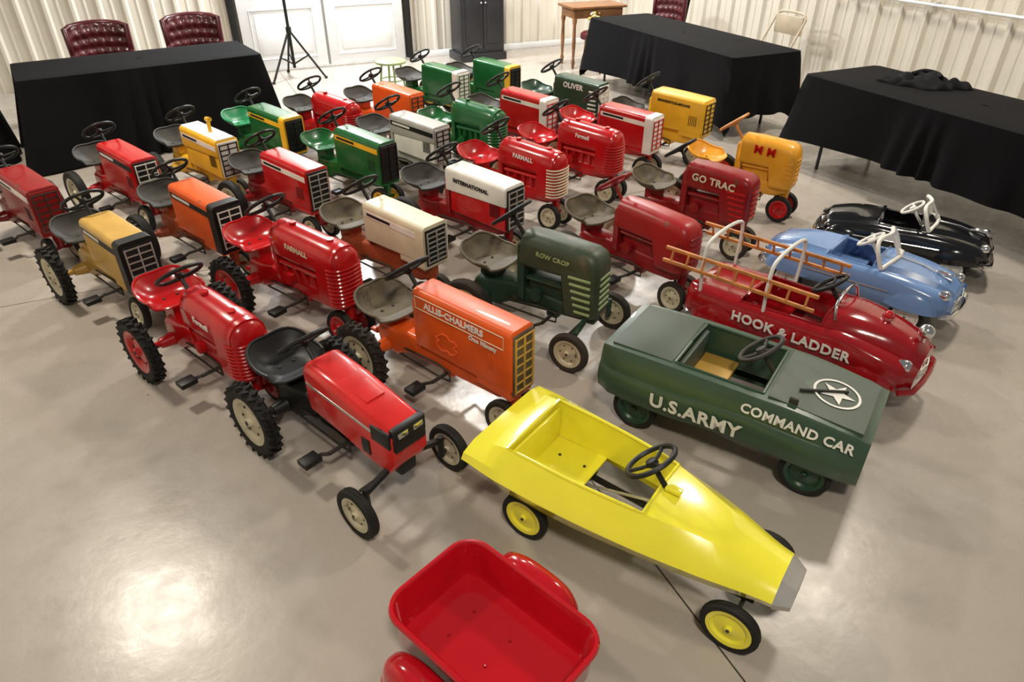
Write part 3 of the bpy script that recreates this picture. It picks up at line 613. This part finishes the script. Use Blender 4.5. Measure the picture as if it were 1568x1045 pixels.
def tufted(loc,rz,sc=1):
    o=O('tufted_armchair',(loc[0],loc[1],0),rz,sc)
    o.add('seat',box((0,0,.42),(.52,.54,.12),.04,3),'mar'); o.add('seat',box((0,0,.34),(.5,.52,.06),.01),'dwood')
    nx,nz=36,30; fr=[];bk=[]
    for i in range(nz+1):
        ra=[];rb=[]
        for k in range(nx+1):
            u=k/nx*2-1; v=i/nz; y=u*.30*(1+.05*v)
            edge=min(1,(1-abs(u))*9)*min(1,(1-v)*9+.0)
            d=1
            for a in range(-3,4):
                for bq in range(5):
                    uu=a*.3+(.15 if bq%2 else 0); vv=.12+bq*.2
                    q=((u-uu)*.30)**2+((v-vv)*.5)**2; d-=math.exp(-q/.0011)*.9
            xx=-.24+.10*u*u-.06*v+.035*max(0,d)*edge**.5; z=.45+.5*v+.03*(1-u*u)*v
            ra.append((xx,y,z)); rb.append((-.30+.10*u*u-.06*v,y,z))
        fr.append(ra);bk.append(rb)
    o.add('back',loft(fr,False,False),'mar'); o.add('back',loft(bk,False,False),'mar')
    o.add('back',tube([( -.27+.10-.0*v,-.30*(1+.05*v),.45+.5*v) for v in (0,.5,1)]+[(-.33+.10*u*u,u*.315,.95+.03*(1-u*u)) for u in (-.8,-.4,0,.4,.8)]+[(-.27+.10,.30*(1+.05*v),.45+.5*v) for v in (1,.5,0)],.032,8),'mar')
    for sg in (-1,1):
        o.add('arms',tube(smooth_path([(-.2,sg*.29,.66),(.05,sg*.31,.66),(.22,sg*.31,.63),(.25,sg*.30,.55),(.22,sg*.29,.42)]),.032,8),'mar'); o.add('arms',box((0,sg*.29,.52),(.42,.04,.22),.015),'mar')
        for x in (-.22,.22): o.add('legs',tube([(x,sg*.23,.33),(x*1.08,sg*.24,0)],[.025,.014],8),'dwood')
    o.done(60)
tufted((-3.92,7.0),-57,.84); tufted((-3.22,7.5),-62,.84); tufted((1.80,9.15),-150,.86)
o=O('folding_chair',(2.72,7.70,0),-155)
for sg in (-1,1):
    o.add('frame',tube(smooth_path([(.2,sg*.2,0),(-.02,sg*.21,.45),(-.2,sg*.21,.78)]),.012,8),'beige'); o.add('frame',tube([(-.22,sg*.18,0),(.12,sg*.18,.44)],.011,8),'beige')
o.add('frame',tube(smooth_path([(-.2,-.21,.78),(-.215,-.16,.83),(-.22,0,.84),(-.215,.16,.83),(-.2,.21,.78)]),.012,8),'beige')
o.add('backrest',box((-.19,0,.72),(.02,.38,.18),.008),'beige',None); o.add('seat',box((.02,0,.45),(.36,.38,.025),.01),'beige'); o.done()
o=O('writing_desk',(1.0,9.4,0),ANG-4)
o.add('top',box((0,0,.70),(.74,.46,.03),.008),'dwood'); o.add('apron',box((0,0,.635),(.66,.38,.11),.004),'dwood'); o.add('drawer',box((0,-.195,.635),(.44,.012,.08),.004),'dwood'); o.add('drawer',ellipsoid((0,-.21,.635),(.014,.012,.014),10,6),'gold')
for sx in (-1,1):
    for sy in (-1,1):
        X,Y=sx*.31,sy*.17
        o.add('legs',tube([(X,Y,.6),(X,Y,.55),(X,Y,.5),(X,Y,.3),(X,Y,.12),(X,Y,.08),(X,Y,0)],[.022,.03,.018,.024,.015,.024,.014],10),'dwood')
o.done()
o=O('padded_stool',(.98,8.92,0),0)
o.add('seat',tube([(0,0,.39),(0,0,.40),(0,0,.45),(0,0,.475),(0,0,.48)],[.14,.155,.155,.12,.02],24),'mar')
for k in range(4):
    a=pi/4+k*pi/2; o.add('legs',tube([(.1*math.cos(a),.1*math.sin(a),.4),(.14*math.cos(a),.14*math.sin(a),0)],[.018,.012],8),'dwood')
o.done()
o=O('flower_vase',(.98,8.92,.482),0)
o.add('vase',tube([(0,0,0),(0,0,.03),(0,0,.07),(0,0,.085),(0,0,.095)],[.03,.045,.03,.02,.026],16),'hcream')
for k in range(16):
    a=random.random()*6.28; rr1=random.random()*.07; o.add('flowers',ellipsoid((rr1*math.cos(a),rr1*math.sin(a),.12+random.random()*.07),(.02,.02,.017),8,5),'flo' if k%3 else 'hcream'); o.add('flowers',tube([(0,0,.08),(rr1*math.cos(a),rr1*math.sin(a),.13)],.003,5),'dgrn')
o.done()
o=O('round_stool',(-1.3,7.75,0),0)
o.add('seat',lathe([(.001,.02),(.15,.02),(.165,.01),(.165,-.01),(.001,-.02)],28),'lgrn',T(0,0,.36)@R(90,'X'))
for k in range(4):
    a=k*pi/2+.4; o.add('legs',tube([(.1*math.cos(a),.1*math.sin(a),.35),(.15*math.cos(a),.15*math.sin(a),0)],.011,8),'lgrn')
o.add('legs',ring_torus(.125,.007),'lgrn',T(0,0,.18)); o.done()
o=O('tripod_stand',(-2.60,8.62,0),10)
o.add('pole',tube([(0,0,.12),(0,0,1.0)],.018,10),'blkm'); o.add('pole',tube([(0,0,.95),(0,0,2.1)],.012,10),'blkm'); o.add('collar',tube([(0,0,.5),(0,0,.57)],.032,10),'blkm'); o.add('collar',tube([(0,0,.93),(0,0,1.0)],.028,10),'blkm')
for k in range(3):
    a=math.radians(90+k*120+20); o.add('legs',tube([(0,0,.54),(.36*math.cos(a),.36*math.sin(a),.01)],.013,8),'blkm'); o.add('legs',tube([(0,0,.16),(.2*math.cos(a),.2*math.sin(a),.27)],.009,8),'blkm'); o.add('legs',ellipsoid((.36*math.cos(a),.36*math.sin(a),.015),(.022,.022,.015),10,6),'rub')
o.done()
o=O('dried_flower_basket',(-4.45,6.0,.702),0)
o.add('basket',tube([(0,0,0),(0,0,.03),(0,0,.07),(0,0,.09)],[.10,.13,.15,.14],20),'brn')
for k in range(70):
    a=random.random()*6.28; q=random.random()**.5*.22; z=.1+random.random()*.10; o.add('stems',tube([(q*.3*math.cos(a),q*.3*math.sin(a),.03),(q*math.cos(a),q*math.sin(a),z)],.003,4),'plant'); o.add('stems',ellipsoid((q*math.cos(a),q*math.sin(a),z),(.02,.02,.015),6,4),'plant')
o.done()
x0_,y0_=CX+.413*4-.911*.07,CY-.911*4-.413*.07
o=O('wall_conduit',(x0_,y0_,0),ANG-90)
o.add('pipe',tube([(0,0,1.05),(4,0,1.05)],.014,8),'door')
for k in range(5): o.add('straps',box((k*.9+.1,.02,1.05),(.03,.06,.05),.004),'slv')
o.done()
# ---------------------------------------------------------------- lights
def area(name,loc,e,col,size=.5):
    l=bpy.data.lights.new(name,'AREA'); l.shape='DISK'; l.size=size; l.energy=e; l.color=col
    ob=bpy.data.objects.new(name,l); S.collection.objects.link(ob); ob.location=loc
warm=(1,.90,.76)
area('high_bay_light_1',(-3.4,4.1,4),145,warm); area('high_bay_light_2',(-.4,7.3,4),155,(1,.95,.88)); area('high_bay_light_3',(3.0,4.6,4),115,warm)
area('high_bay_light_4',(.3,-.8,4),125,warm); area('back_wall_fill',(-2.2,8.6,3.4),240,(.93,.97,1)); area('high_bay_light_6',(1.6,9.3,3.6),140,(1,.97,.92))  # the cool lamp is an added fill that brightens the back wall and doors
w=bpy.data.worlds.new('W'); S.world=w; w.use_nodes=True; w.node_tree.nodes['Background'].inputs[0].default_value=(.95,.95,.95,1); w.node_tree.nodes['Background'].inputs[1].default_value=.17
cam=bpy.data.cameras.new('cam'); cam.lens=24.0; cam.sensor_width=36; co=bpy.data.objects.new('camera',cam); S.collection.objects.link(co)
co.location=(0,0,1.9); co.rotation_euler=(math.radians(90-33.5),0,0); S.camera=co
